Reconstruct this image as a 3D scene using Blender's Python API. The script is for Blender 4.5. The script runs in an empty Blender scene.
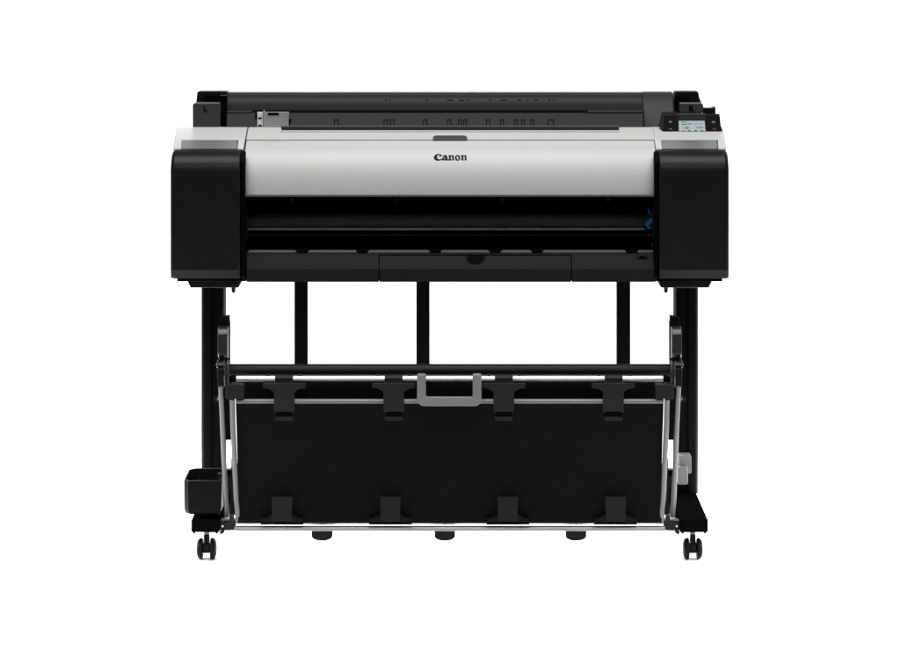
import bpy, bmesh, math, random
from mathutils import Vector, Matrix
random.seed(4)
SC = bpy.context.scene
COL = SC.collection

# ------------------------------------------------------------------ camera
D = 7.0                 # metres from the camera to the front face of the printer
PPM = 433.0             # photograph pixels per metre at that face
CX, HY = 449.7, -70.0   # vanishing point of the depth direction in the photograph
CAMZ = 629.0 / 430.6
DS = D / 5.5
cam = bpy.data.cameras.new('camera')
camo = bpy.data.objects.new('camera', cam)
COL.objects.link(camo)
camo.location = (0, -D, CAMZ)
camo.rotation_euler = (math.radians(90), 0, 0)
cam.sensor_width = 36
cam.lens = 36 * PPM * D / 900
cam.shift_x = (450 - CX) / 900
cam.shift_y = (HY - 325) / 900
cam.clip_end = 200
SC.camera = camo

# ------------------------------------------------------------------ world and lamps
w = bpy.data.worlds.new('World'); SC.world = w; w.use_nodes = True
w.node_tree.nodes['Background'].inputs[0].default_value = (1, 1, 1, 1)
w.node_tree.nodes['Background'].inputs[1].default_value = 0.025

def area(name, loc, target, sx, sy, power, spread=180):
    l = bpy.data.lights.new(name, 'AREA'); l.shape = 'RECTANGLE'; l.size = sx; l.size_y = sy; l.energy = power
    l.spread = math.radians(spread)
    o = bpy.data.objects.new(name, l); COL.objects.link(o); o.location = loc
    o.rotation_euler = (Vector(target) - Vector(loc)).to_track_quat('-Z', 'Y').to_euler()
    return o
area('softbox', (0, -0.5, 3.1), (0, -0.2, 0.6), 3.4, 1.3, 90)
area('floor_fill_front', (0, -2.4, 2.7), (0, -0.6, 0), 4.5, 0.5, 15, 46)  # added fill: brings the floor ahead of the printer to white
area('floor_fill_rear', (0, 1.9, 1.75), (0, 0.55, 0), 3.6, 0.4, 70, 56)  # added fill from behind, lifts the shade under the printer
area('floor_fill_low', (0, -3.0, 1.4), (0, 0.1, 0), 3.2, 0.15, 2, 22)  # low added fill, clears the grey left near the casters
area('floor_fill_side', (-2.7, 0.2, 0.95), (-0.5, 0.2, 0), 0.9, 0.12, 3.5, 24)  # extra unseen pair, washes out the shade beneath the feet
area('floor_fill_side', (2.7, 0.2, 0.95), (0.5, 0.2, 0), 0.9, 0.12, 3.5, 24)
area('backdrop_fill_one', (-2.6, 1.6, 3.0), (-0.8, 3.0, 0.4), 1.6, 1.2, 38, 84)  # both backdrop lamps are added to keep the sheet plain white
area('backdrop_fill_two', (2.6, 1.6, 3.0), (0.8, 3.0, 0.4), 1.6, 1.2, 38, 84)

SC.render.engine = 'CYCLES'
SC.cycles.use_denoising = True
SC.cycles.max_bounces = 8
SC.view_settings.view_transform = 'Standard'
SC.view_settings.look = 'None'
SC.view_settings.exposure = 0
SC.view_settings.gamma = 1

# ------------------------------------------------------------------ helpers
def S(u): return PPM * 5.5 / (5.5 + u)
def X(px, u=0.0): return (px - CX) / S(u)
def Y(u): return u * DS
def Z(py, u=0.0): return CAMZ - (py - HY) / S(u)
def P(px, py, u=0.0): return Vector((X(px, u), Y(u), Z(py, u)))

def mat(name, col, rough=0.5, metal=0.0, spec=0.5, bump=0.0, bscale=900.0, var=0.06, coat=0.0, stretch=None):
    m = bpy.data.materials.new(name); m.use_nodes = True
    nt = m.node_tree; b = nt.nodes['Principled BSDF']
    b.inputs['Metallic'].default_value = metal
    b.inputs['Specular IOR Level'].default_value = spec
    b.inputs['Coat Weight'].default_value = coat
    tc = nt.nodes.new('ShaderNodeTexCoord')
    mp = nt.nodes.new('ShaderNodeMapping'); nt.links.new(tc.outputs['Object'], mp.inputs[0])
    if stretch: mp.inputs['Scale'].default_value = stretch
    n1 = nt.nodes.new('ShaderNodeTexNoise'); n1.inputs['Scale'].default_value = 9; n1.inputs['Detail'].default_value = 5
    nt.links.new(mp.outputs[0], n1.inputs['Vector'])
    r = nt.nodes.new('ShaderNodeMapRange'); r.inputs['To Min'].default_value = rough - 0.05; r.inputs['To Max'].default_value = rough + 0.05
    nt.links.new(n1.outputs[0], r.inputs[0]); nt.links.new(r.outputs[0], b.inputs['Roughness'])
    mx = nt.nodes.new('ShaderNodeMix'); mx.data_type = 'RGBA'
    mx.inputs[6].default_value = tuple(c * (1 - var) for c in col) + (1,)
    mx.inputs[7].default_value = tuple(c * (1 + var) for c in col) + (1,)
    nt.links.new(n1.outputs[0], mx.inputs[0]); nt.links.new(mx.outputs[2], b.inputs['Base Color'])
    if bump:
        n2 = nt.nodes.new('ShaderNodeTexNoise'); n2.inputs['Scale'].default_value = bscale; n2.inputs['Detail'].default_value = 3
        nt.links.new(mp.outputs[0], n2.inputs['Vector'])
        bp = nt.nodes.new('ShaderNodeBump'); bp.inputs['Strength'].default_value = bump; bp.inputs['Distance'].default_value = 0.0006
        nt.links.new(n2.outputs[0], bp.inputs['Height']); nt.links.new(bp.outputs[0], b.inputs['Normal'])
    return m

g = lambda v: (v, v, v)
M = {
 'black':   mat('black_plastic', g(0.006), 0.40, spec=0.14, bump=0.25),
 'deep':    mat('black_recess', g(0.002), 0.6, spec=0.03),  # near-black, also paints the dark of recesses, slots and gaps
 'char':    mat('charcoal_plastic', g(0.012), 0.5, spec=0.12, bump=0.25),
 'roller':  mat('grey_feed_roller', g(0.09), 0.5, spec=0.1, bump=0.3, bscale=300),
 'roll':    mat('charcoal_roll_cover', g(0.018), 0.4, spec=0.12, bump=0.2),
 'dgrey':   mat('dark_grey_plastic', g(0.04), 0.5, spec=0.15, bump=0.2),
 'holder':  mat('grey_black_holder', g(0.055), 0.55, spec=0.1, bump=0.2),
 'silver':  mat('silver_paint', (0.51, 0.51, 0.498), 0.56, metal=0.15, spec=0.3, bump=0.3, bscale=600, var=0.04, stretch=(0.05, 1, 1)),
 'lgrey':   mat('light_grey_plastic', (0.50, 0.50, 0.488), 0.5, spec=0.3, bump=0.1, var=0.02),
 'mgrey':   mat('mid_grey_plastic', g(0.14), 0.5, spec=0.2, bump=0.1),
 'guide':   mat('guide_grey_plastic', g(0.32), 0.5, spec=0.3),
 'guidew':  mat('guide_pale_plastic', g(0.75), 0.5, spec=0.3),
 'metal':   mat('grey_rail_metal', g(0.125), 0.42, metal=0.6, bump=0.1, stretch=(0.1, 1, 1)),
 'chrome':  mat('bright_rod_metal', g(0.55), 0.36, metal=0.8, bump=0.05, stretch=(0.1, 1, 1)),
 'edge':    mat('grey_slot_edge', g(0.09), 0.5, spec=0.2),
 
 'clip2':   mat('black_clip_plastic', g(0.006), 0.5, spec=0.1, bump=0.2),
 'wing':    mat('black_clip_foot', g(0.0042), 0.5, spec=0.08),
 'gloss':   mat('satin_black_plastic', g(0.011), 0.33, spec=0.15, bump=0.2),
 'gloss2':  mat('shiny_satin_black_plastic', g(0.012), 0.33, spec=0.5),  # more reflective copy of the satin black, gives the pad its highlight
 'rest':    mat('charcoal_paper_rest', g(0.05), 0.6, spec=0.05, bump=0.2),
 'holder2': mat('black_moulding', g(0.010), 0.6, spec=0.05),
 'trayblack': mat('black_tray_plastic', g(0.003), 0.45, spec=0.05, bump=0.25),
 'matte':   mat('matte_black_paint', g(0.0022), 0.6, spec=0.0, bump=0.2, bscale=500),
 'satin':   mat('satin_rod_metal', g(0.21), 0.42, metal=0.6, bump=0.05, stretch=(0.1, 1, 1)),
 'steel':   mat('black_stand_steel', g(0.0045), 0.5, spec=0.03, bump=0.2, bscale=500),
 'cloth':   mat('black_basket_cloth', g(0.0046), 0.9, spec=0.04, bump=0.5, bscale=1400, var=0.15),
 'clip':    mat('clip_plastic', g(0.0125), 0.5, spec=0.12, bump=0.2),
 'clipd':   mat('clip_dark_plastic', g(0.004), 0.35, spec=0.15),
 'handle':  mat('grey_handle_plastic', g(0.145), 0.4, spec=0.35, bump=0.1),
 'lever':   mat('pale_lever_plastic', g(0.19), 0.5, spec=0.2, bump=0.1),
 'rubber':  mat('caster_rubber', g(0.0025), 0.4, spec=0.08),
 'screen':  mat('pale_blue_screen', (0.355, 0.42, 0.44), 0.3, spec=0.15, var=0.02),
 'ink':     mat('screen_dark_marks', (0.05, 0.065, 0.075), 0.5, spec=0.1),
 'logo':    mat('black_print', g(0.003), 0.5, spec=0.1),
 'red':     mat('red_button_mark', (0.16, 0.010, 0.014), 0.5, spec=0.1),
 'icon':    mat('grey_button_mark', g(0.12), 0.5, spec=0.1),
 'blue':    mat('blue_lever_plastic', (0.03, 0.15, 0.46), 0.45, spec=0.2),
 'white':   mat('white_seamless_paper', g(0.92), 0.9, spec=0.05, var=0.005),
}

CENT = {}
def obj(name, bm, m, parent=None, bevel=0.0, seg=2, smooth=True, ang=32):
    bmesh.ops.remove_doubles(bm, verts=bm.verts, dist=1e-6)
    bmesh.ops.recalc_face_normals(bm, faces=bm.faces)
    lo = Vector((min(v.co[i] for v in bm.verts) for i in range(3)))
    hi = Vector((max(v.co[i] for v in bm.verts) for i in range(3)))
    c = (lo + hi) / 2
    for v in bm.verts: v.co -= c
    me = bpy.data.meshes.new(name); bm.to_mesh(me); bm.free()
    me.materials.append(M[m] if isinstance(m, str) else m)
    for p in me.polygons: p.use_smooth = smooth
    if smooth: me.set_sharp_from_angle(angle=math.radians(ang))
    o = bpy.data.objects.new(name, me); COL.objects.link(o)
    pc = Vector((0, 0, 0))
    if parent: o.parent = parent; pc = CENT.get(parent.name, pc)
    o.location = c - pc; CENT[o.name] = c
    if bevel:
        for p in me.polygons: p.use_smooth = True
        b = o.modifiers.new('bevel', 'BEVEL'); b.width = bevel; b.segments = seg; b.limit_method = 'ANGLE'
        b.angle_limit = math.radians(40); b.harden_normals = True
    return o

def bm_(): return bmesh.new()
def box(bm, x0, x1, y0, y1, z0, z1):
    v = [bm.verts.new((x, y, z)) for x in (x0, x1) for y in (y0, y1) for z in (z0, z1)]
    for f in ((0,1,3,2),(4,6,7,5),(0,4,5,1),(2,3,7,6),(0,2,6,4),(1,5,7,3)): bm.faces.new([v[i] for i in f])
    return bm
def pbox(bm, a, b, c, d, u, depth):
    """box whose front face fills pixels a..b by c..d at depth u, going back depth metres"""
    return box(bm, X(a,u), X(b,u), Y(u), Y(u)+depth, Z(d,u), Z(c,u))
def loft(bm, r0, r1):
    v0 = [bm.verts.new(p) for p in r0]; v1 = [bm.verts.new(p) for p in r1]
    n = len(v0)
    for i in range(n): bm.faces.new((v0[i], v0[(i+1)%n], v1[(i+1)%n], v1[i]))
    bm.faces.new(v0[::-1]); bm.faces.new(v1)
    return bm
def prism_x(bm, prof, x0, x1):
    return loft(bm, [(x0,y,z) for y,z in prof], [(x1,y,z) for y,z in prof])
def prism_y(bm, pts, u, depth):
    """outline in pixels at depth u pushed back by depth metres"""
    a = [P(x,y,u) for x,y in pts]
    return loft(bm, a, [p + Vector((0,depth,0)) for p in a])
def tube(bm, pts, r, n=16, flat=1.0, cap=True):
    pts = [Vector(p) for p in pts]; rings = []
    rr = r if isinstance(r, (list,tuple)) else [r]*len(pts)
    for i, p in enumerate(pts):
        t = (pts[min(i+1,len(pts)-1)] - pts[max(i-1,0)]).normalized()
        up = Vector((0,1,0)) if abs(t.y) < 0.9 else Vector((0,0,1))
        a = t.cross(up).normalized(); b = t.cross(a).normalized()
        rings.append([bm.verts.new(p + a*math.cos(k*2*math.pi/n)*rr[i] + b*math.sin(k*2*math.pi/n)*rr[i]*flat) for k in range(n)])
    for q in range(len(rings)-1):
        for k in range(n): bm.faces.new((rings[q][k], rings[q][(k+1)%n], rings[q+1][(k+1)%n], rings[q+1][k]))
    if cap: bm.faces.new(rings[0][::-1]); bm.faces.new(rings[-1])
    return bm
def lathe_x(bm, c, prof, n=40):
    """prof: (x offset, radius) round the x axis through c"""
    rings = []
    for dx, r in prof:
        rings.append([bm.verts.new((c[0]+dx, c[1]+math.cos(k*2*math.pi/n)*r, c[2]+math.sin(k*2*math.pi/n)*r)) for k in range(n)])
    for q in range(len(rings)-1):
        for k in range(n): bm.faces.new((rings[q][k], rings[q][(k+1)%n], rings[q+1][(k+1)%n], rings[q+1][k]))
    bm.faces.new(rings[0][::-1]); bm.faces.new(rings[-1])
    return bm
def rprism_x(bm, prof, x0, x1, r0, r1, seg=5):
    n = len(prof); nr = []
    area_ = sum(prof[i][0]*prof[(i+1)%n][1]-prof[(i+1)%n][0]*prof[i][1] for i in range(n))
    s = 1 if area_ > 0 else -1
    for i in range(n):
        a, b, c = prof[i-1], prof[i], prof[(i+1)%n]
        def nn(p, q):
            d = Vector((q[0]-p[0], q[1]-p[1])).normalized(); return Vector((d.y*s, -d.x*s))
        n1, n2 = nn(a,b), nn(b,c); m = (n1+n2)
        nr.append(m / max(.5, 1+n1.dot(n2)))
    st = []
    for k in range(seg+1):
        t = math.radians(90)*k/seg; st.append((x0 + (1 if x1>x0 else -1)*r0*(1-math.sin(t)), r0*(1-math.cos(math.pi/2-t))))
    for k in range(seg, -1, -1):
        t = math.radians(90)*k/seg; st.append((x1 - (1 if x1>x0 else -1)*r1*(1-math.sin(t)), r1*(1-math.cos(math.pi/2-t))))
    st = [(x, o) for x, o in st]
    return st, nr
def rounded_prism(bm, prof, x0, x1, r0, r1, seg=6, dep=1.0, soft=False):
    _, nr = rprism_x(bm, prof, x0, x1, r0, r1, seg)
    sg = 1 if x1 > x0 else -1; st = []
    for k in range(seg+1):
        t = math.pi/2*k/seg; st.append((x0 + sg*r0*(1-math.cos(t)), r0*(1-math.sin(t))))
    for k in range(seg, -1, -1):
        t = math.pi/2*k/seg; st.append((x1 - sg*r1*(1-math.cos(t)), r1*(1-math.sin(t))))
    if not soft:
        for m in nr[-3:]: m.y *= .25
    else:
        nf = len(prof) - 4          # only the lower part of the outer face turns back, more so towards its foot
        for i, m in enumerate(nr):
            f = max(0.0, 1 - i/(nf*.62)) ** .7 if i < nf else 0.0
            nr[i] = Vector((m.x*f, 0.0))
    st = [(x, o*dep) for x, o in st]
    rings = [[bm.verts.new((x, p[0]-m.x*o, p[1]-m.y*o)) for p, m in zip(prof, nr)] for x, o in st]
    n = len(prof)
    for a, b in zip(rings, rings[1:]):
        for i in range(n): bm.faces.new((a[i], a[(i+1)%n], b[(i+1)%n], b[i]))
    bm.faces.new(rings[0][::-1]); bm.faces.new(rings[-1])
    return bm
def bez(a, b, c, n):
    return [((1-t)**2*a[0]+2*t*(1-t)*b[0]+t*t*c[0], (1-t)**2*a[1]+2*t*(1-t)*b[1]+t*t*c[1]) for t in [i/n for i in range(n+1)]]
def mir(px): return 2*CX - px
def both(f):
    f(lambda px: px); f(mir)
def srt(a, b): return (a, b) if a < b else (b, a)

# ------------------------------------------------------------------ setting
bm = bm_()
prof = [(-1.08, 0.0), (1.6, 0.0)] + [(1.6 + 1.4*math.sin(a), 1.4 - 1.4*math.cos(a)) for a in [math.radians(90)*i/24 for i in range(1,25)]] + [(3.0, 3.4)]
va = [bm.verts.new((-6.5, y, z)) for y, z in prof]; vb = [bm.verts.new((6.5, y, z)) for y, z in prof]
for i in range(len(prof)-1): bm.faces.new((va[i], vb[i], vb[i+1], va[i+1]))
bd = obj('backdrop', bm, 'white', ang=60); bd['kind'] = 'structure'

# ------------------------------------------------------------------ the printer
R = bpy.data.objects.new('large_format_printer', None); COL.objects.link(R)
R['label'] = 'black and silver large format printer on a wheeled stand with a fabric catch basket'
R['category'] = 'printer'

# --- body shell behind the covers
bm = bm_()
for q in (lambda p: p, mir):
    x0, x1 = srt(X(q(174.5)), X(q(243)))
    box(bm, x0, x1, Y(.052), Y(.50), Z(281,.06), Z(150,.05)-.004)
box(bm, X(243), X(mir(243)), Y(.34), Y(.50), Z(281,.06), Z(128,.16)-.02)
box(bm, X(243), X(mir(243)), Y(.06), Y(.34), Z(281,.06), Z(258,.06))
box(bm, X(243), X(mir(243)), Y(.13), Y(.34), Z(150,.13), Z(131,.16)-.012)
obj('body_shell', bm, 'matte', R)

# --- ink tank covers
for q in (lambda p: p, mir):
    bm = bm_()
    zt = Z(149.4,.036); zf = Z(173)
    a0 = math.radians(24); arc = [(.036*(1-math.sin(a))/(1-math.sin(a0)), zf + (zt-zf)*math.cos(a)/math.cos(a0)) for a in [a0 + (math.pi/2-a0)*i/14 for i in range(15)]]
    prof = [(Y(u), z) for u, z in arc] + [(Y(0), Z(270)), (Y(.007), Z(278.6,.007)), (Y(.036), Z(277.6,.007))]
    x0, x1 = X(q(170.1)), X(q(239.6))
    rounded_prism(bm, prof, x0, x1, .011, .003, 9)
    c = obj('ink_tank_cover', bm, 'gloss', R, ang=18)
    bm = bm_()
    prof2 = [(Y(max(u,.008))+.004, z-.003) for u, z in arc] + [(Y(.008)+.004, Z(270)), (Y(.014), Z(278.4,.008)), (Y(.036), Z(278.4,.008))]
    prism_x(bm, prof2, *srt(X(q(239.7)), X(q(244.6))))
    obj('side_trim', bm, 'deep', c, bevel=.003)
    bm = bm_()
    pbox(bm, *srt(q(178.5), q(241.5)), 279.0, 281.6, .02, .4)
    obj('under_tray', bm, 'deep', c, bevel=.002)

# --- pale end covers above the ink tanks
for q, right in ((lambda p: p, False), (mir, True)):
    bm = bm_()
    ztop = 127.2 if not right else 127.2
    prof = [(.048,150.5),(.048,148.5),(.052,147.5),(.155,128.2),(.165,127.2),(.19,126.8),(.2,140),(.1,155)]
    a = [P(q(173.0),py,u) for u,py in prof]; b = [P(q(243.6),py,u) for u,py in prof]
    ax = X(q(172.9),.05); bx = X(q(243.4),.05)
    out = X(q(175.6),.16)
    r0 = [Vector((ax + (out-ax)*(u-.048)/.14, Y(u), Z(py,u))) for u,py in prof]
    r1 = [Vector((bx, Y(u), Z(py,u))) for u,py in prof]
    loft(bm, r0, r1)
    e = obj('end_cover', bm, 'lgrey', R, bevel=.005, seg=3)
    # finger grip: a flat grey panel with a dark edge
    def surf(px, py, off):
        u = .052 + (py-147.5)/(128.2-147.5)*(.155-.052)
        n = Vector((0, -(Z(128.2,.155)-Z(147.5,.052)), Y(.155)-Y(.052))).normalized()
        return P(px, py, u) + n*off
    bm = bm_()
    o1 = [(181.5,140.2),(238.5,140.2),(237.5,149.0),(181.0,149.0)]
    loft(bm, [surf(q(x),y,.0008) for x,y in o1], [surf(q(x),y,-.004) for x,y in o1])
    obj('finger_grip', bm, 'mgrey', e)
    bm = bm_()
    o1 = [(236.6,140.9),(238.4,140.3),(237.5,149.0),(236.9,149.0)] if not right else [(716.4,140.9),(718.0,140.3),(718.2,149.0),(717.0,149.0)]
    loft(bm, [surf(x,y,.0016) for x,y in o1], [surf(x,y,-.004) for x,y in o1])
    obj('grip_edge', bm, 'dgrey', e)

# --- silver front cover
FB, FT = .018, .092
fprof_uz = bez((FB, Z(195.2,FB)), (FB+.002, Z(152,FB)), (FT, Z(140.6,FT)), 28)
def cover_u(py):
    best = None
    pts = [(u, HY + (CAMZ - z)*S(u)) for u, z in fprof_uz]
    for (u0,p0),(u1,p1) in zip(pts, pts[1:]):
        if p1 <= py <= p0: return u0 + (u1-u0)*(p0-py)/(p0-p1)
    return FB
bm = bm_()
prof = [(Y(u), z) for u, z in fprof_uz] + [(Y(FT)+.012, Z(140.6,FT)-.006), (Y(FT)+.012, Z(158,FT)), (Y(FB)+.05, Z(180,FB)), (Y(FB)+.012, Z(195.2,FB))]
rounded_prism(bm, prof, X(244.0,.018), X(656.4,.018), .030, .042, 8, .30, soft=True)
front = obj('front_cover', bm, 'silver', R, ang=50)
bm = bm_()
prism_x(bm, [(Y(FB)-.0015, Z(194.6,FB)), (Y(FB)-.0015, Z(196.6,FB)), (Y(FB)+.016, Z(196.6,FB)), (Y(FB)+.016, Z(194.6,FB))], X(244.4,.018), X(656,.018))
obj('lower_edge', bm, 'metal', front, bevel=.0012)

# --- pale top cover strip with its lip, feed slot and painted hand notch
bm = bm_()
tp = [(FT+.003,139.4),(FT+.006,138.6),(.148,128.0),(.158,127.2),(.2,127.0),(.2,134),(FT+.01,143)]
prism_x(bm, [(Y(u), Z(py,u)) for u,py in tp], X(246.9,.12), X(654.4,.12))
top = obj('top_cover', bm, 'lgrey', R, bevel=.003, seg=2)
def tsurf(px, py, off):
    u = FT+.006 + (py-138.6)/(128.0-138.6)*(.148-FT-.006)
    n = Vector((0, -(Z(128.0,.148)-Z(138.6,FT+.006)), Y(.148)-Y(FT+.006))).normalized()
    return P(px, py, u) + n*off
def tslab(name, pts, m, off, deep=-.004):
    bm = bm_()
    loft(bm, [tsurf(x,y,off) for x,y in pts], [tsurf(x,y,deep) for x,y in pts])
    return obj(name, bm, m, top)
tslab('feed_slot', [(281.2,127.4),(619,127.4),(619,130.8),(281.8,130.8)], 'char', .0012)
tslab('slot_edge', [(281.2,126.3),(619,126.3),(619,127.3),(281.2,127.3)], 'edge', .0016)
tslab('feed_slot_rim', [(280.0,130.9),(620,130.9),(620,132.0),(280.4,132.0)], 'lgrey', .0018)
notch = [(433,140.0),(433,137.6),(434.2,136.3),(436,135.8),(464,135.8),(466,136.3),(467.2,137.6),(467.2,140.0)]
tslab('hand_notch_shade', notch, 'dgrey', .0012)  # raised dark plate; the notch's shade is put into its colour
# dark joint lines either side of the cover
for a, b in ((244.0,246.4),(654.9,657.0)):
    bm = bm_()
    prof = [(.10,143),(.155,129.5),(.19,128.5),(.19,150),(.06,196),(.04,196)]
    prism_x(bm, [(Y(u), Z(py,u)) for u,py in prof], X(a,.1), X(b,.1))
    obj('joint_strip', bm, 'deep', R)

# --- brand lettering on the front cover
def glyphs():
    zz = lambda pts: [(428 + x/20.45, 148 + y/20.45) for x, y in pts]
    out = []
    C = [(287,152),(268,133),(240,122),(207,121),(168,132),(133,157),(115,188),(121,216),(146,238),(184,251),(224,252),(262,240),(286,222),(281,216),(258,228),(232,231),(205,222),(187,202),(184,177),(194,152),(213,137),(232,135),(243,142),(238,160),(230,176),(236,183),(250,172),(272,161)]
    out.append(zz(C))
    a = [(300,171),(318,152),(345,141),(375,146),(388,162),(396,195),(404,226),(417,233),(416,245),(366,246),(359,238),(334,250),(302,247),(284,232),(288,211),(310,195),(336,187),(350,184),(346,170),(336,166),(318,172),(306,181)]
    out.append(zz(a)); out.append(zz([(338+13*math.cos(t), 213+17*math.sin(t)) for t in [k*math.pi/6 for k in range(12)]]))
    n = [(414,147),(463,147),(468,158),(486,149),(508,145),(524,152),(530,168),(530,230),(537,236),(537,244),(488,244),(488,236),(494,230),(494,172),(486,163),(474,166),(468,174),(468,230),(475,236),(475,244),(417,244),(417,236),(427,230),(427,164),(422,157),(414,154)]
    out.append(zz(n)); out.append(zz([(x+257,y) for x,y in n]))
    el = lambda cx,cy,rx,ry,rot: [(cx+rx*math.cos(t)*math.cos(rot)-ry*math.sin(t)*math.sin(rot), cy+rx*math.cos(t)*math.sin(rot)+ry*math.sin(t)*math.cos(rot)) for t in [k*math.pi/14 for k in range(28)]]
    out.append(zz(el(604,197,55,55,0))); out.append(zz(el(604,197,17,44,-.22)))
    return out
cu = bpy.data.curves.new('brand_lettering', 'CURVE'); cu.dimensions = '2D'; cu.fill_mode = 'BOTH'
for gl in glyphs():
    sp = cu.splines.new('POLY'); sp.points.add(len(gl)-1); sp.use_cyclic_u = True
    for p, (x, y) in zip(sp.points, gl): p.co = (x, -y, 0, 1)
tmp = bpy.data.objects.new('tmp', cu); COL.objects.link(tmp)
dg = bpy.context.evaluated_depsgraph_get()
me = bpy.data.meshes.new_from_object(tmp.evaluated_get(dg))
bpy.data.objects.remove(tmp)
bm = bm_(); bm.from_mesh(me)
bmesh.ops.subdivide_edges(bm, edges=[e for e in bm.edges if e.calc_length() > .8], cuts=1)
for v in bm.verts:
    px, py = v.co.x, -v.co.y; u = cover_u(py)
    v.co = P(px, py, u) + Vector((0, -.0012, .0006))
ext = bmesh.ops.extrude_face_region(bm, geom=bm.faces[:])
for v in ext['geom']:
    if isinstance(v, bmesh.types.BMVert): v.co += Vector((0, .0016, -.0008))
obj('brand_lettering', bm, 'logo', front, smooth=False)

# --- roll cover at the top rear
bm = bm_()
low = [(.19,128),(.19,113.2)]
hump = [(.19,113.0),(.194,110.4)]
uz = [(u, Z(py,u)) for u, py in low + [(.2,113.0),(.2,110.6)]]
arc = bez((.2, Z(110.4,.2)), (.230, Z(105,.230)), (.236, Z(94.5,.236)), 10) + bez((.236, Z(94.5,.236)), (.238, Z(91.2,.238)), (.262, Z(91.3,.262)), 7)[1:] + bez((.262, Z(91.3,.262)), (.44, Z(91.3,.262)-.015), (.54, Z(150,.50)), 12)[1:]
prof = [(Y(u), z) for u, z in uz] + [(Y(u), z) for u, z in arc] + [(Y(.54), Z(150,.50)-.25), (Y(.3), Z(150,.50)-.25), (Y(.3), Z(135,.2))]
prism_x(bm, prof, X(226.5,.2), X(643.2,.2))
roll = obj('roll_cover', bm, 'roll', R, ang=40)
bm = bm_(); pbox(bm, 252.5, 587.5, 110.0, 113.4, .186, .016); obj('guide_slot', bm, 'holder2', roll)
bm = bm_(); pbox(bm, 226.8, 252.3, 111.2, 113.0, .183, .02); obj('ledge', bm, 'dgrey', roll, bevel=.002)
bm = bm_(); pbox(bm, 587.7, 643.0, 110.8, 113.0, .183, .02); obj('ledge', bm, 'dgrey', roll, bevel=.002)
bm = bm_(); prism_x(bm, [(Y(.174),Z(128,.174)),(Y(.184),Z(113.1,.184)),(Y(.195),Z(113.1,.184)),(Y(.195),Z(128,.174))], X(226.8,.18), X(643.0,.18)); rest = obj('paper_rest', bm, 'rest', R, bevel=.0015)
def ru(py): return .174 + (128-py)/14.9*.010
def rest_outline(pts):
    a = [P(x,y,ru(y)) + Vector((0,-.0006,0)) for x, y in pts]
    return loft(bm_(), a, [p + Vector((0,.003,0)) for p in a])
# moulded size marks on the lower face
for cx, wd in ((336.4,5),(385.8,4.6),(392.3,4.6),(425,4.6),(449.2,4.6),(459.8,4),(465,4),(488,4.4),(502,4),(515.8,4),(523,4),(532.3,4),(550.9,6.4)):
    h = wd/2
    bm = rest_outline([(cx-h,126),(cx-h,119.2),(cx+h,119.2),(cx+h,126),(cx+h-1.0,126),(cx+h-1.0,120.4),(cx-h+1.0,120.4),(cx-h+1.0,126)])
    obj('size_mark', bm, 'holder2', rest, smooth=False)
# faint marks along the crest
def crest(py):
    pts = [(u, HY + (CAMZ-z)*S(u)) for u, z in arc[:12]]
    for (u0,p0),(u1,p1) in zip(pts, pts[1:]):
        if p1 <= py <= p0: return u0 + (u1-u0)*(p0-py)/(p0-p1+1e-9)
    return .25
for a, b in ((385,387),(389,390.5),(426,428),(447.5,453),(459,464),(467,469.5),(489,491.5),(500,507),(517,521),(526,528),(534,538),(548,551),(552.5,555)):
    u = crest(99.6); p = P(a,99.6,u); p2 = P(b,100.6,crest(100.6)); bm = bm_()
    box(bm, p.x, p2.x, min(p.y,p2.y)-.0005, max(p.y,p2.y)+.002, p2.z, p.z)
    obj('moulded_mark', bm, 'roll', roll, smooth=False)

# --- paper guide
bm = bm_(); prism_y(bm, [(263.2,127),(263.2,110.2),(263.8,109.6),(265.2,112.0),(289,112.0),(288.4,127)], .172, .010)
pg = obj('paper_guide', bm, 'guide', R, bevel=.0012)
bm = bm_(); pbox(bm, 257.2, 263.0, 112.0, 127, .174, .01); pw = obj('guide_tab', bm, 'guidew', pg, bevel=.001)
for y0, y1 in ((117.2,118.9),(124.6,126.4)):
    bm = bm_(); pbox(bm, 258.2, 261.8, y0, y1, .1735, .004); obj('slot', bm, 'deep', pg)
bm = bm_(); pbox(bm, 267.8, 278.8, 112.5, 115.0, .1713, .004); obj('slot', bm, 'deep', pg)
bm = bm_(); prism_y(bm, [(289.2,126.5),(289.2,119.0),(291.2,119.0),(291.2,120.6),(290.2,120.6),(290.2,126.5)], .176, .006); obj('hook', bm, 'deep', pg)
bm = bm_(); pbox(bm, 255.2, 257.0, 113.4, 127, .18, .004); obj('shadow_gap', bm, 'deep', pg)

# --- roll holders, left and right
def letter(ch, cx, cy, h, u, parent):
    t = bpy.data.curves.new('letter', 'FONT'); t.body = ch; t.align_x = 'CENTER'; t.align_y = 'CENTER'; t.extrude = .02; t.offset = .022
    o = bpy.data.objects.new('tmp', t); COL.objects.link(o)
    me = bpy.data.meshes.new_from_object(o.evaluated_get(bpy.context.evaluated_depsgraph_get())); bpy.data.objects.remove(o)
    bm = bm_(); bm.from_mesh(me); bpy.data.meshes.remove(me)
    lo = min(v.co.y for v in bm.verts); hi = max(v.co.y for v in bm.verts); xs = (min(v.co.x for v in bm.verts)+max(v.co.x for v in bm.verts))/2
    k = h / S(u) / (hi-lo)
    for v in bm.verts:
        v.co = Vector((X(cx,u) + (v.co.x-xs)*k*1.08, Y(u) - .0008 - v.co.z*.03, Z(cy,u) + (v.co.y-(lo+hi)/2)*k))
    obj('letter', bm, 'logo', parent, smooth=False)
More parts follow.
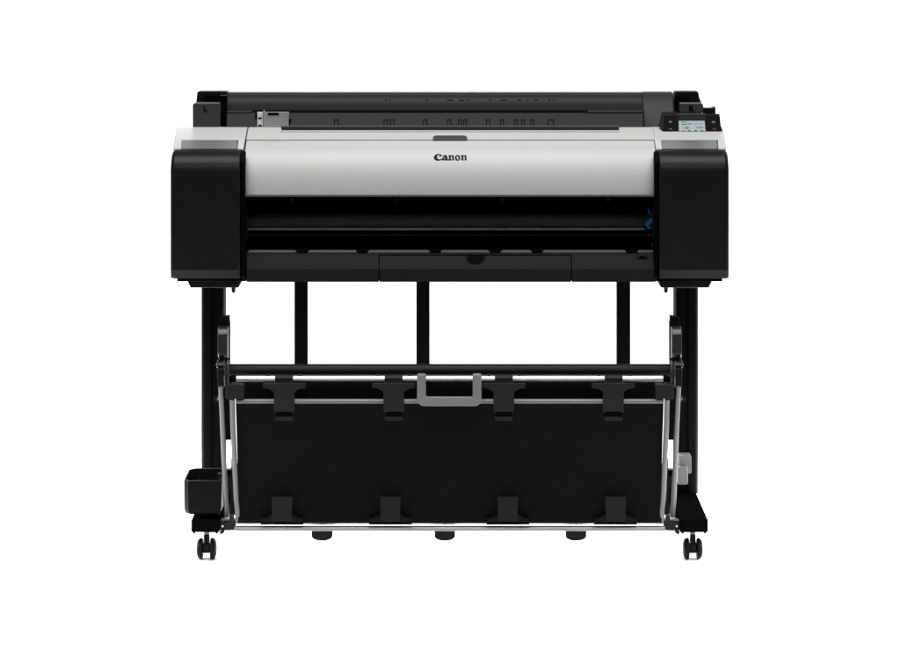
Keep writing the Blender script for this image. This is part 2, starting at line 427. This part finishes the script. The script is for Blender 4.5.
# left
bm = bm_(); prism_y(bm, [(192.6,127),(192.6,104.4),(193.8,103.2),(219.6,103.2),(220.0,104.0),(220.0,127)], .176, .06)
rh = obj('roll_holder', bm, 'holder', R, bevel=.002)
letter('L', 205.6, 108.4, 5.4, .176, rh)
bm = bm_(); prism_y(bm, [(195.5,110),(195.8,104),(197.0,92.4),(198.4,91.0),(226.4,91.0),(227.2,92),(227.2,112)], .24, .06)
obj('holder_cap', bm, 'black', rh, bevel=.004, seg=3)
bm = bm_(); pbox(bm, 204.0, 221.0, 95.4, 103.4, .236, .02); obj('recess_dark', bm, 'deep', rh)  # solid black block, paints the dark inside the cap
bm = bm_(); pbox(bm, 220.2, 226.3, 95.4, 127, .19, .03); obj('recess_dark', bm, 'deep', rh)  # black strip put in for the dark void beside the cover
for x in (200.6, 221.0):
    bm = bm_(); tube(bm, [P(x,102.6,.2), P(x,102.6,.2)+Vector((0,.02,0))], .0017, 10); obj('screw', bm, 'metal', rh)
# right
bm = bm_(); prism_y(bm, [(680.8,112.6),(680.8,103.4),(702.2,103.4),(703.4,104.4),(703.4,112.6)], .176, .06)
rh = obj('roll_holder', bm, 'holder', R, bevel=.0016)
letter('R', 691.6, 108.4, 6.0, .176, rh)
bm = bm_(); prism_y(bm, [(674.6,114),(674.4,92.4),(675.4,91.0),(697.2,91.0),(698.6,92.0),(699.6,97.5),(702.0,103.5),(702.0,114)], .24, .06)
obj('holder_cap', bm, 'black', rh, bevel=.004, seg=3)
bm = bm_(); prism_y(bm, [(675.2,112),(675.2,96.4),(688.6,96.4),(690.6,102),(692.4,103.6),(692.4,112)], .236, .02); obj('recess_dark', bm, 'deep', rh)  # solid black again, standing in for the shaded hollow
bm = bm_(); prism_y(bm, [(703.6,114.5),(703.6,107.8),(712.8,107.8),(713.6,106.8),(715.4,106.8),(716.0,114.5)], .19, .05); obj('catch', bm, 'black', rh, bevel=.002)
# flank of the roll cover on the right, lighter charcoal
bm = bm_()
fl = bez((.186, Z(127,.186)), (.228, Z(108,.228)), (.236, Z(93.5,.236)), 12) + bez((.236, Z(93.5,.236)), (.241, Z(90.8,.241)), (.262, Z(91.0,.262)), 6)[1:]
prism_x(bm, [(Y(u), z) for u, z in fl] + [(Y(.40), Z(91.2,.262)-.03), (Y(.5), Z(150,.50)-.05), (Y(.5), Z(150,.50)-.2), (Y(.186), Z(135,.186))], X(643.6,.2), X(674.3,.2))
obj('cover_flank', bm, 'dgrey', R, bevel=.003)

# --- control panel, tilted back
def cp(px, py, off=0.0):
    u = .139 + (131.4-py)/(131.4-113.0)*.04
    n = Vector((0, -(Z(113,.179)-Z(131.4,.139)), Y(.179)-Y(.139))).normalized()
    return P(px, py + off*n.z*S(u), u) + n*off
def slab(bm, pts, o0, o1): return loft(bm, [cp(x,y,o0) for x,y in pts], [cp(x,y,o1) for x,y in pts])
bm = bm_(); slab(bm, [(662.6,131.4),(659.0,126.4),(661.6,112.6),(665.0,111.8),(678,111.8),(678.4,113.6),(719.6,113.6),(721.0,126.0),(722.6,131.4)], .006, -.012)
cpn = obj('control_panel', bm, 'black', R, bevel=.0025, seg=3)
bm = bm_(); slab(bm, [(662.9,130.6),(663.4,115.4),(678.2,115.4),(678.2,130.6)], .0068, 0); obj('key_field', bm, 'trayblack', cpn)
bm = bm_(); slab(bm, [(705.8,130.6),(705.4,115.4),(719.0,115.4),(721.4,130.6)], .0068, 0); obj('key_field', bm, 'trayblack', cpn)
bm = bm_(); slab(bm, [(678.8,131.0),(678.6,120.6),(704.4,120.6),(705.4,131.0)], .0075, 0)
scr = obj('screen', bm, 'screen', cpn)
bm = bm_()
def dash(x0, x1, y0, y1): slab(bm, [(x0,y1),(x0,y0),(x1,y0),(x1,y1)], .0080, .0060)
for x0, x1, y0, y1 in ((681,683.4,121.4,122.2),(684,687,121.4,122.0),(681.4,685.6,123.6,124.4),(686,687.4,123.2,124.0),(688.2,691.2,123.1,124.0),(692,702.8,123.4,123.7),
                       (682.6,683.4,127.2,127.8),(684.4,689,126.6,127.2),(685,688.4,127.8,128.5),(695.6,702.8,126.6,126.9),(696.4,703,127.5,127.9),
                       (682.2,684.2,129.9,130.6),(688.2,690,129.6,130.8),(694.6,696.6,129.6,130.8),(700.4,703,129.8,130.7)):
    dash(x0, x1, y0, y1)
obj('screen_text', bm, 'ink', scr, smooth=False)
for pts, m in (([(668.4,122.4),(669.2,121.0),(670.2,120.2),(671.4,121.0),(672.4,122.4)], 'icon'), ([(669.0,129.0),(669.0,128.2),(671.8,128.2),(671.8,129.0)], 'icon'),
               ([(711.4,122.0),(712.0,120.9),(714.6,120.9),(715.2,122.0),(714.6,122.8),(712.0,122.8)], 'icon'), ([(712.0,128.8),(713.0,127.8),(715.6,127.8),(716.0,128.8),(715.4,129.4),(713,129.6)], 'red')):
    bm = bm_(); slab(bm, pts, .0076, .005); obj('button', bm, m, cpn)
bm = bm_(); slab(bm, [(678.0,114.6),(677.6,113.0),(705.2,113.0),(705.2,114.6)], .0095, 0); obj('ledge', bm, 'dgrey', cpn, bevel=.0008)

# --- inside of the paper outlet
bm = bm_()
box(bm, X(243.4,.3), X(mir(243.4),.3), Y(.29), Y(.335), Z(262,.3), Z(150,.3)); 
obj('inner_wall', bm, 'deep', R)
bm = bm_(); tube(bm, [P(248,221.5,.10), P(655,221.5,.10)], .0180, 28); obj('feed_roller', bm, 'roller', R)
bm = bm_(); pbox(bm, 247.6, 645, 228.6, 230.4, .08, .02); obj('guide_bar', bm, 'guide', R, bevel=.0015)
bm = bm_(); pbox(bm, 247.6, 655, 234.4, 236.0, .10, .02); obj('guide_bar', bm, 'guide', R, bevel=.0015)
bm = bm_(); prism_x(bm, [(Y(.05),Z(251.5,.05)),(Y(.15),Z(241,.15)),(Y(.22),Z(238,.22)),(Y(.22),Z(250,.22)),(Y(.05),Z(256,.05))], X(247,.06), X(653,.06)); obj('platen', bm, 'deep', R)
for a, b in ((243.9,247.2),(652.8,656.2)):
    bm = bm_(); pbox(bm, a, b, 210, 240, .045, .02); obj('inner_frame', bm, 'char', R, bevel=.001)
for cx in (292, 397, 502.6, 608):
    bm = bm_(); prism_y(bm, [(cx-3,198.6),(cx+3,198.6),(cx+.4,202.4),(cx-.4,202.4)], .04, .004); obj('pointer', bm, 'char', R)
# blue lock levers at the right
bm = bm_(); prism_y(bm, [(655.8,229.4),(655.8,217.4),(652.6,217.6),(649.0,220.0),(645.6,223.4),(645.6,226.4),(648,229.0)], .06, .012); bl = obj('lock_lever', bm, 'blue', R, bevel=.002)
bm = bm_(); tube(bm, [P(651,225.4,.06)+Vector((0,-.002,0)), P(651,225.4,.06)+Vector((0,.003,0))], .0042, 16); obj('pivot', bm, 'deep', bl)
bm = bm_(); tube(bm, [P(651,225.4,.06)+Vector((0,-.004,0)), P(651,225.4,.06)+Vector((0,.001,0))], .0014, 12); obj('screw', bm, 'metal', bl)
bm = bm_(); tube(bm, [P(652.4+4.2*math.cos(t), 209.6+4.6*math.sin(t), .07) for t in [math.radians(200-12*k) for k in range(13)]], .0016, 8); obj('lock_lever', bm, 'blue', R)
bm = bm_(); tube(bm, [P(652.6,243.2,.05), P(651.4,244.4,.05), P(652.4,245.6,.05), P(651.8,247.2,.05)], .0011, 8); obj('spring', bm, 'metal', R)

# --- lower front panel with the drawer
def lp(py):      # depth along the panel's two faces
    return .030 if py <= 269 else .030 + (py-269)/13*.014
bm = bm_()
prof = [(Y(.036),Z(252.2,.036)),(Y(.032),Z(253.2,.032)),(Y(.020),Z(269,.020)),(Y(.023),Z(282,.023)),(Y(.055),Z(282,.023)),(Y(.055),Z(252.2,.034))]
prism_x(bm, prof, X(247,.03), X(378.7,.03)); prism_x(bm, prof, X(571.8,.03), X(655.4,.03))
profd = [(Y(.036),Z(252.2,.036)),(Y(.032),Z(252.8,.032)),(Y(.031),Z(254.6,.031)),(Y(.055),Z(254.6,.031)),(Y(.055),Z(252.2,.036))]
prism_x(bm, profd, X(378.7,.03), X(571.8,.03))
lpn = obj('lower_front_panel', bm, 'char', R, ang=10)
# drawer between them, with a half-round finger notch
bm = bm_()
prof = [(Y(.0302),Z(255.6,.0302)),(Y(.020),Z(269,.020)),(Y(.023),Z(282,.023)),(Y(.055),Z(282,.023)),(Y(.055),Z(255.6,.03))]
prism_x(bm, prof, X(379.7,.03), X(570.8,.03))
dr = obj('drawer', bm, 'char', R, ang=10)
bm = bm_()
pts = [(466.2,255.4)] + [(475.6 - 8.6*math.cos(t), 255.9 + 6.6*math.sin(t)) for t in [math.pi*k/12 for k in range(1,12)]] + [(485,255.4)]
def lsurf(px, py, off):
    u = .0302 + (py-255.6)/(269-255.6)*(.020-.0302)
    return P(px, py, u) + Vector((0, -off, 0))
loft(bm, [lsurf(x,y,.0010) for x,y in pts], [lsurf(x,y,-.006) for x,y in pts])
obj('finger_notch', bm, 'deep', dr)
bm = bm_()
pts = [(475.6 - 9.4*math.cos(t), 256.2 + 7.4*math.sin(t)) for t in [math.pi*(.1+.8*k/14) for k in range(15)]]
tube(bm, [lsurf(x,y,.0008) for x,y in pts], .0012, 8); obj('notch_rim', bm, 'deep', dr)
# bright lip with its notches
edges = [(247.4,296.7),(307.6,357.2),(367.6,430.0),(440.4,490.0),(500.4,532.2),(542.2,626.4),(636.8,655.6)]
bm = bm_()
for a, b in edges:
    prism_y(bm, [(a+1.5,250.5),(b-1.5,250.5),(b,252.4),(a,252.4)], .032, .012)
obj('outlet_lip', bm, 'mgrey', lpn, smooth=False)
for (a0, a), (b, b1) in zip(edges, edges[1:]):
    bm = bm_(); prism_y(bm, [(a-1.6,249.0),(b+1.6,249.0),(b-.4,252.8),(a+.4,252.8)], .031, .008); obj('lip_notch_dark', bm, 'deep', lpn)  # black wedge paints the dark of each lip notch
bm = bm_(); prism_y(bm, [(640,256.0),(645,256.0),(645,257.6),(640,257.6)], .0265, .003); obj('latch_slot', bm, 'deep', lpn)
bm = bm_(); prism_y(bm, [(637.4,252.6),(637.9,252.6),(637.9,258.0),(646.8,258.0),(646.8,252.6),(647.3,252.6),(647.3,258.5),(637.4,258.5)], .0262, .003); obj('latch_outline', bm, 'deep', lpn)
# narrow black cheeks beside the panel
for a, b in ((240.8,242.9),(243.6,246.2)):
    for q in (lambda p: p, mir):
        bm = bm_(); pbox(bm, *srt(q(a), q(b)), 250.8, 281.4, .026, .03); obj('cheek', bm, 'black', R, bevel=.001)

# ------------------------------------------------------------------ stand
LU = .25
for q, right in ((lambda p: p, False), (mir, True)):
    # mounting plate and peg
    bm = bm_(); prism_y(bm, [(q(187.4),281.4),(q(241.0),281.4),(q(238.6),287.9),(q(190.4),287.9),(q(189.6),286)], .06, .40)
    mp = obj('mounting_plate', bm, 'char', R, bevel=.003)
    bm = bm_()
    a = P(q(233.5),287.5,.07); b = P(q(233.5),291.2,.07); c = P(q(233.5),292.8,.07)
    tube(bm, [a, b, c], [.0052,.0046,.0026], 14); obj('peg', bm, 'char', mp)
    # leg: shaped section (outer face, groove, inner face) swept upright
    xo, xi = X(q(201.0),LU), X(q(223.8),LU)
    sg = 1 if xi > xo else -1
    w_ = abs(xi-xo); y0 = Y(LU); d_ = .085
    sec = [(0,.012),(.006,.002),(.012,0),(.024,0),(.027,.005),(.033,.005),(.036,.001),(w_-.007,.001),(w_-.002,.004),(w_,.010),(w_,d_),(0,d_)]
    bm = bm_(); z0, z1 = Z(520)-.0005, Z(288,.07)
    loft(bm, [(xo+sg*x, y0+y, z0) for x,y in sec], [(xo+sg*x, y0+y, z1) for x,y in sec])
    obj('leg', bm, 'steel', R, bevel=.0015)
    # foot beam
    x0, x1 = srt(X(q(191.2)), X(q(219.4)))
    bm = bm_(); box(bm, x0, x1, Y(0), Y(.50), Z(532.6), Z(519.6))
    ft = obj('foot', bm, 'matte', R, bevel=.0025, seg=3)
    for px in (194.2, 216.6):
        bm = bm_(); tube(bm, [P(q(px),532.4,.004)+Vector((0,.004,0)), P(q(px),533.8,.004)+Vector((0,.004,0))], .0028, 10)
        obj('bolt_head', bm, 'steel', ft)
    # casters front and rear
    for yy in (Y(0)+.036, Y(.50)-.05):
        cx = X(q(205.4)); zc = .0245
        bm = bm_()
        box(bm, cx-.0085, cx+.0085, yy-.014, yy+.012, .0165, .037)
        box(bm, cx-.0065, cx+.0065, yy-.009, yy+.012, .037, .058)
        tube(bm, [(cx-.022,yy,zc),(cx+.022,yy,zc)], .005, 14)
        ca = obj('caster', bm, 'rubber', R, bevel=.0025)
        bm = bm_(); tube(bm, [(cx,yy+.002,.056),(cx,yy+.002,Z(532.4))], .0066, 18); obj('stem', bm, 'metal', ca)
        for s in (-1, 1):
            bm = bm_()
            pr = [(.0085,.006),(.0085,.0205),(.0095,.0238),(.0125,.0245),(.0165,.0240),(.0200,.0205),(.0225,.0140),(.0232,.006)]
            lathe_x(bm, (cx, yy, .0247), [(s*a, r) for a, r in pr]); obj('wheel', bm, 'rubber', ca, ang=40)

# rear posts and the low cross beams
for a, b in ((294.3,307.6),(416.2,429.6),(616.8,630.4)):
    bm = bm_(); u = .44; box(bm, X(a,u), X(b,u), Y(u), Y(u)+.03, Z(500,u), Z(262,u)); obj('support_post', bm, 'steel', R, bevel=.002)
bm = bm_(); u = .44; box(bm, X(226,u), X(mir(226),u), Y(u)+.005, Y(u)+.03, Z(486,u), Z(470,u)); obj('cross_beam', bm, 'steel', R, bevel=.002)

# accessory tray on the left foot
bm = bm_()
def ring(u0, u1, xs, ys):
    pass
tx0, tx1 = X(183.4), X(221.6); zb, zt = Z(515.4), Z(480.8)
yb = Y(.13)
outer = [(tx0, Y(0)+.014),(tx0+.011, Y(0)),(tx1-.002, Y(0)),(tx1, Y(0)+.003),(tx1, yb),(tx0+.014, yb),(tx0, yb-.016)]
cxm = sum(p[0] for p in outer)/len(outer); cym = sum(p[1] for p in outer)/len(outer)
shr = lambda k, pts: [(cxm+(x-cxm)*k, cym+(y-cym)*k) for x, y in pts]
rings = [(shr(.86,outer), zb), (shr(.95,outer), zb+.006), (shr(.975,outer), zb+.012), (outer, zt-.004), (outer, zt), (shr(.93,outer), zt), (shr(.86,outer), zb+.004)]
vr = [[bm.verts.new((x,y,z)) for x,y in pts] for pts, z in rings]
for a, b in zip(vr, vr[1:]):
    for i in range(7): bm.faces.new((a[i], a[(i+1)%7], b[(i+1)%7], b[i]))
bm.faces.new(vr[0][::-1]); bm.faces.new(vr[-1])
tr = obj('accessory_tray', bm, 'trayblack', R, bevel=.0012)
bm = bm_(); box(bm, X(193), X(215), .03, .11, Z(519.6)-.001, zb+.003); obj('tray_mount', bm, 'matte', tr)
bm = bm_(); pbox(bm, 217.6, 221.6, 473.6, 479.4, .04, .01); obj('tray_hook', bm, 'char', tr)

# grey release lever on the right leg
bm = bm_(); prism_y(bm, [(680.2,470),(678.6,457.0),(679.2,456.2),(690.8,456.2),(691.4,457),(691.4,473.4),(684,473.4)], .20, .05); gl = obj('release_lever', bm, 'lever', R, bevel=.002)
bm = bm_(); prism_y(bm, [(678.0,484.2),(678.0,468.4),(679.4,467.2),(687.0,467.6),(688.0,469.0),(688.0,483.6),(687.2,484.8),(678.8,484.8)], .185, .03); obj('lever_pad', bm, 'lever', gl, bevel=.0025)

# ------------------------------------------------------------------ catch basket
UB, UT, UR = .01, -.075, -.035     # bottom, front top rail, rear top rod
bm = bm_(); tube(bm, [P(226.5,370,.02), P(mir(226.5),370,.02)], .0142, 32); obj('winding_bar', bm, 'black', R)
# bright rear rod with screws
r_ = 3.25/S(UR)
bm = bm_(); tube(bm, [P(235.2,378.8,UR), P(mir(235.2),378.8,UR)], r_, 24); rod = obj('basket_rod', bm, 'chrome', R)
for px in (267.8,299.6,378,409.6,488.6,519.6,598.4,630.2):
    bm = bm_(); p = P(px,378.8,UR); tube(bm, [p+Vector((0,-.001,.005)), p+Vector((0,-.001,r_+.0026))], .0032, 12); obj('screw', bm, 'dgrey', rod)
for px in (233.8, mir(233.8)):
    bm = bm_(); p = P(px,378.6,UR); s = 1 if px < CX else -1
    tube(bm, [p-Vector((s*.006,0,0)), p+Vector((s*.006,0,0))], .0086, 16); obj('rod_cap', bm, 'deep', rod)
# grey front rail
bm = bm_(); tube(bm, [P(236.5,401.3,UT), P(mir(236.5),401.3,UT)], 2.5/S(UT), 20); obj('basket_rail', bm, 'metal', R)
# bottom rods
bm = bm_(); tube(bm, [P(234.4,528.5,UB), P(mir(234.4),528.5,UB)], 2.8/S(UB), 24); rodb = obj('basket_rod', bm, 'satin', R)
bm = bm_(); tube(bm, [P(238.4,523.2,UB+.03), P(mir(238.4),522.9,UB+.03)], 1.7/S(UB), 16); rodc = obj('basket_rod', bm, 'chrome', R)
for px in (322,444.6,576):
    bm = bm_(); p = P(px,523.2,UB+.03); tube(bm, [p+Vector((0,-.0052,-.001)), p+Vector((0,-.003,-.001))], .0016, 8); obj('screw', bm, 'deep', rodc)
for px in (322,444.8,576):
    bm = bm_()
    pts = [(px-10.4,529),(px-10.4,536.4)] + [(px-10.4*math.cos(t), 536.4+4.8*math.sin(t)) for t in [math.pi*k/12 for k in range(1,12)]] + [(px+10.4,536.4),(px+10.4,529)]
    prism_y(bm, pts, UB+.012, .022); obj('rod_foot', bm, 'clip2', R, bevel=.002)
# cloth: rear sheet from the bright rod down and up again to the front rail
bm = bm_()
NX, NV = 90, 44
path = []
for k in range(11):
    t = k/10; path.append((UR+.004 + t*(UB+.014-UR-.004), 380.5 + t*(521-380.5)))
front_path = []
for k in range(NV+1):
    t = k/NV; u = UB+.004 + (UT-.0035-UB-.004)*t**.9; py = 521.4 + (401-521.4)*t
    front_path.append((u, py, t))
def cx_(px, u): return X(px, u)
def edge(t): return 238.4 + (235.8-238.4)*t
grid = []
for u, py in path:
    t = 1-(py-380)/145
    grid.append([Vector((X(edge(t),0)+ (X(mir(edge(t)),0)-X(edge(t),0))*i/NX, Y(u)+.010, Z(py,u))) for i in range(NX+1)])
for u, py, t in front_path:
    sag = math.sin(math.pi*t)*.012
    row = []
    for i in range(NX+1):
        s = i/NX
        wob = .0016*math.sin(7*s+3*t)*math.sin(math.pi*t) + .0010*math.sin(23*s-5*t+1)*math.sin(math.pi*t)
        row.append(Vector((X(edge(t),u)+(X(mir(edge(t)),u)-X(edge(t),u))*s, Y(u)-.020*math.exp(-t/.08)+sag*(.6+.4*math.sin(math.pi*s))+wob, Z(py,u))))
    grid.append(row)
gv = [[bm.verts.new(p) for p in r] for r in grid]
for a, b in zip(gv, gv[1:]):
    for i in range(NX): bm.faces.new((a[i], a[i+1], b[i+1], b[i]))
cl = obj('basket_cloth', bm, 'cloth', R, ang=60)
so = cl.modifiers.new('thick', 'SOLIDIFY'); so.thickness = .0012; so.offset = 0
# handle
bm = bm_()
hx0, hx1, hy0, hy1 = 417.0, 481.6, 374.8, 406.4
def arcp(cx, cy, r, a0, a1, n=6): return [(cx+r*math.cos(math.radians(a0+(a1-a0)*k/n)), cy+r*math.sin(math.radians(a0+(a1-a0)*k/n))) for k in range(n+1)]
pts = [(hx0,hy0)] + arcp(hx0+7,hy1-7,7,180,90) + arcp(hx1-7,hy1-7,7,90,0) + [(hx1,hy0),(472.6,hy0)] + arcp(470.8,395.4,1.8,0,90,3) + arcp(427.8,395.4,1.8,90,180,3) + [(426.0,hy0)]
prism_y(bm, pts, UT-.035, .014)
hd = obj('carry_handle', bm, 'handle', R, bevel=.003, seg=3)
for a, b in ((417.0,426.0),(472.6,481.6)):
    bm = bm_(); u = UR-.01; box(bm, X(a,u)+.001, X(b,u)-.001, Y(UT-.035)+.010, Y(UR)+.010, Z(379.4,u), Z(374.6,u)); obj('handle_strap', bm, 'handle', hd, bevel=.002)
# upper clips
for cx in (284.2,393.7,503.8,613.4):
    bm = bm_(); u = UT-.016
    pts = [(cx-21.4,383.4),(cx+21.4,383.4),(cx+21.4,388.2),(cx+16.2,388.4),(cx+10.4,391.8),(cx+10.2,412.8),(cx+8.6,412.8),(cx+7.6,411.6),(cx-7.6,411.6),(cx-8.6,412.8),(cx-10.2,412.8),(cx-10.4,391.8),(cx-16.2,388.4),(cx-21.4,388.2)]
    prism_y(bm, pts, u, .006)
    cp_ = obj('cloth_clip', bm, 'clip', R, bevel=.0012)
    bm = bm_(); v = UR
    a = P(cx-9,373.4,v); b = P(cx+9,373.4,v)
    # dark saddle hooked over the rod
    rr = r_ + .0032; c = P(cx,378.8,v)
    pr = [(c.y - rr*math.sin(t), c.z + rr*math.cos(t)) for t in [math.radians(-80+16*k) for k in range(13)]]
    pr = pr + [(Y(u)+.007, Z(385.4,u)), (Y(u)+.012, Z(387,u)), (c.y+.004, c.z-rr-.004), (c.y+rr, c.z-.004)]
    prism_x(bm, pr, a.x, b.x); obj('saddle', bm, 'clipd', cp_, bevel=.0012)
    bm = bm_(); prism_y(bm, [(cx-8.7,416.8),(cx+8.7,416.8),(cx+8.9,420.8),(cx-8.9,420.8)], UT-.006, .010); obj('clip_tongue', bm, 'clip', cp_, bevel=.0016)
    bm = bm_(); prism_y(bm, [(cx-7.8,411.0),(cx+7.8,411.0),(cx+8.4,417),(cx-8.4,417)], UT-.004, .008); obj('clip_neck', bm, 'deep', cp_)
# lower clips
for cx in (282.0,390.4,507.8,615.6):
    bm = bm_()
    lo = [P(cx-9.6,521.4,UB-.0305), P(cx+9.6,521.4,UB-.0305), P(cx+10.4,496.8,UB-.036), P(cx-10.4,496.8,UB-.036)]
    loft(bm, lo, [p+Vector((0,.006,0)) for p in lo]); lc = obj('cloth_clip', bm, 'clip2', R, bevel=.0012)
    bm = bm_(); prism_y(bm, [(cx-21.4,525.0),(cx-21.4,516.8),(cx-16.6,516.8),(cx-9,512.4),(cx+9,512.4),(cx+16.6,516.8),(cx+21.4,516.8),(cx+21.4,525.0)], UB-.024, .024); cb = obj('clip_base_shade', bm, 'deep', lc, bevel=.001)  # larger black backing, paints a shadow edge round the base face
    bm = bm_(); prism_y(bm, [(cx-21.0,521.6),(cx-21.0,519.0),(cx-16.6,519.0),(cx-9,514.6),(cx+9,514.6),(cx+16.6,519.0),(cx+21.0,519.0),(cx+21.0,521.6)], UB-.0252, .004); obj('base_face', bm, 'wing', lc, bevel=.0006)
# side frames, rails, levers and pivots
for q, right in ((lambda p: p, False), (mir, True)):
    bm = bm_()
    tube(bm, [P(q(232.4),399.5,UT-.004), P(q(233.0),425,UT+.012), P(q(236.3),500,UB-.022), P(q(237.2),508,UB-.012), P(q(237.9),523,UB-.004)], .0061, 12, flat=.8)
    obj('basket_side_rail', bm, 'metal', R, ang=50)
    bm = bm_()
    tube(bm, [P(q(220.8),387,UT-.01), P(q(222.6),425,UT+.016), P(q(225.6),500,UB+.0), P(q(226.8),517,UB+.01)], .0057, 12, flat=.8)
    st = obj('strut', bm, 'metal', R, ang=50)
    # corner bracket at the top
    bm = bm_(); pbox(bm, *srt(q(225.7), q(243.8)), 384.8, 399.0, UT-.012, .03); obj('corner_bracket', bm, 'clip', R, bevel=.0015)
    bm = bm_(); pbox(bm, *srt(q(225.0), q(227.0)), 363.2, 398, UT-.008, .06); obj('side_plate', bm, 'char', R, bevel=.001)
    # locking arm
    bm = bm_(); prism_y(bm, [(q(219.0),365),(q(219.4),321),(q(221.4),316.8),(q(230.4),316.2),(q(229.0),318.0),(q(229.8),324),(q(229.6),365)], .0, .03)
    arm = obj('lock_arm', bm, 'steel', R, bevel=.003)
    prof = [(-.008,326.0),(-.018,327.0),(-.026,330.0),(-.031,334.5),(-.030,354),(-.02,357.6),(.0,359),(.0,326.0)]
    bm = bm_(); x0, x1 = srt(X(q(217.6),-.03), X(q(227.6),-.03))
    prism_x(bm, [(Y(u), Z(py,u)) for u,py in prof], x0, x1); obj('thumb_pad', bm, 'gloss2', arm, bevel=.0022)
    prof = [(-.018,360.2),(-.030,361.6),(-.036,364.4),(-.036,367),(-.03,368.2),(.0,369),(.0,359)]
    bm = bm_(); x0, x1 = srt(X(q(216.8),-.03), X(q(223.9),-.03))
    prism_x(bm, [(Y(u), Z(py,u)) for u,py in prof], x0, x1); obj('pivot_block', bm, 'gloss2', arm, bevel=.0015)
    bm = bm_(); p = P(q(216.0),364.8,-.02); p2 = P(q(226.6),364.8,-.02); tube(bm, [p, p2], .0030, 12); obj('pivot_pin', bm, 'metal', arm)
    bm = bm_(); prism_y(bm, [(q(217.2),368.6),(q(223.8),368.6),(q(224.2),388),(q(218.0),388)], UT+.03, .02); obj('arm_link', bm, 'black', arm, bevel=.0015)
    # bracket running down behind the rails
    bm = bm_(); u = .12; prism_y(bm, [(q(223.0),374),(q(233.4),374),(q(233.4),440),(q(223.0),440)], u, .05); obj('side_bracket', bm, 'steel', R)
    bm = bm_(); x0, x1 = srt(X(q(219.2),0), X(q(227.6),0)); box(bm, x0, x1, Y(-.012), Y(LU)+.01, Z(397,0), Z(387,0)); obj('support_arm', bm, 'matte', R, bevel=.001)
    # inner dark link low down
    bm = bm_(); u = .04; prism_y(bm, [(q(231.2),459),(q(233.6),457),(q(234.8),515),(q(230.8),515)], u, .01); obj('lower_link', bm, 'black', R)
    # lower joint with bolts
    bm = bm_(); pbox(bm, *srt(q(219.8), q(235.6)), 520.6, 530.6, UB-.002, .03)
    jt = obj('lower_joint', bm, 'clipd', R, bevel=.002)
    bm = bm_(); pbox(bm, *srt(q(229.2), q(233.8)), 515.6, 526, UB-.008, .012); obj('clevis', bm, 'char', jt, bevel=.001)
    bm = bm_(); pbox(bm, *srt(q(224.6), q(232.4)), 523.0, 530.8, UB-.010, .012); obj('joint_cap', bm, 'black', jt, bevel=.002)
    bm = bm_(); prism_y(bm, [(q(219.6),531.6),(q(224.8),529.6),(q(224.2),532.6),(q(220.8),534.8)], UB-.004, .01); obj('catch', bm, 'black', jt)
    for px, py, rad, m in ((222.8,526.2,.0024,'chrome'),(222.2,521.8,.0034,'black')):  # chrome dot stands in for a small gap showing the white behind
        bm = bm_(); p = P(q(px),py,UB-.004); tube(bm, [p+Vector((0,-.003,0)), p+Vector((0,.004,0))], rad, 12); obj('bolt_head', bm, m, jt)
    # bolt on the leg beside the strut
    bm = bm_(); p = P(q(215.6),400.5,.2); tube(bm, [p+Vector((0,-.008,0)), p+Vector((0,.06,0))], .0055, 14); ab = obj('leg_bolt', bm, 'black', R)
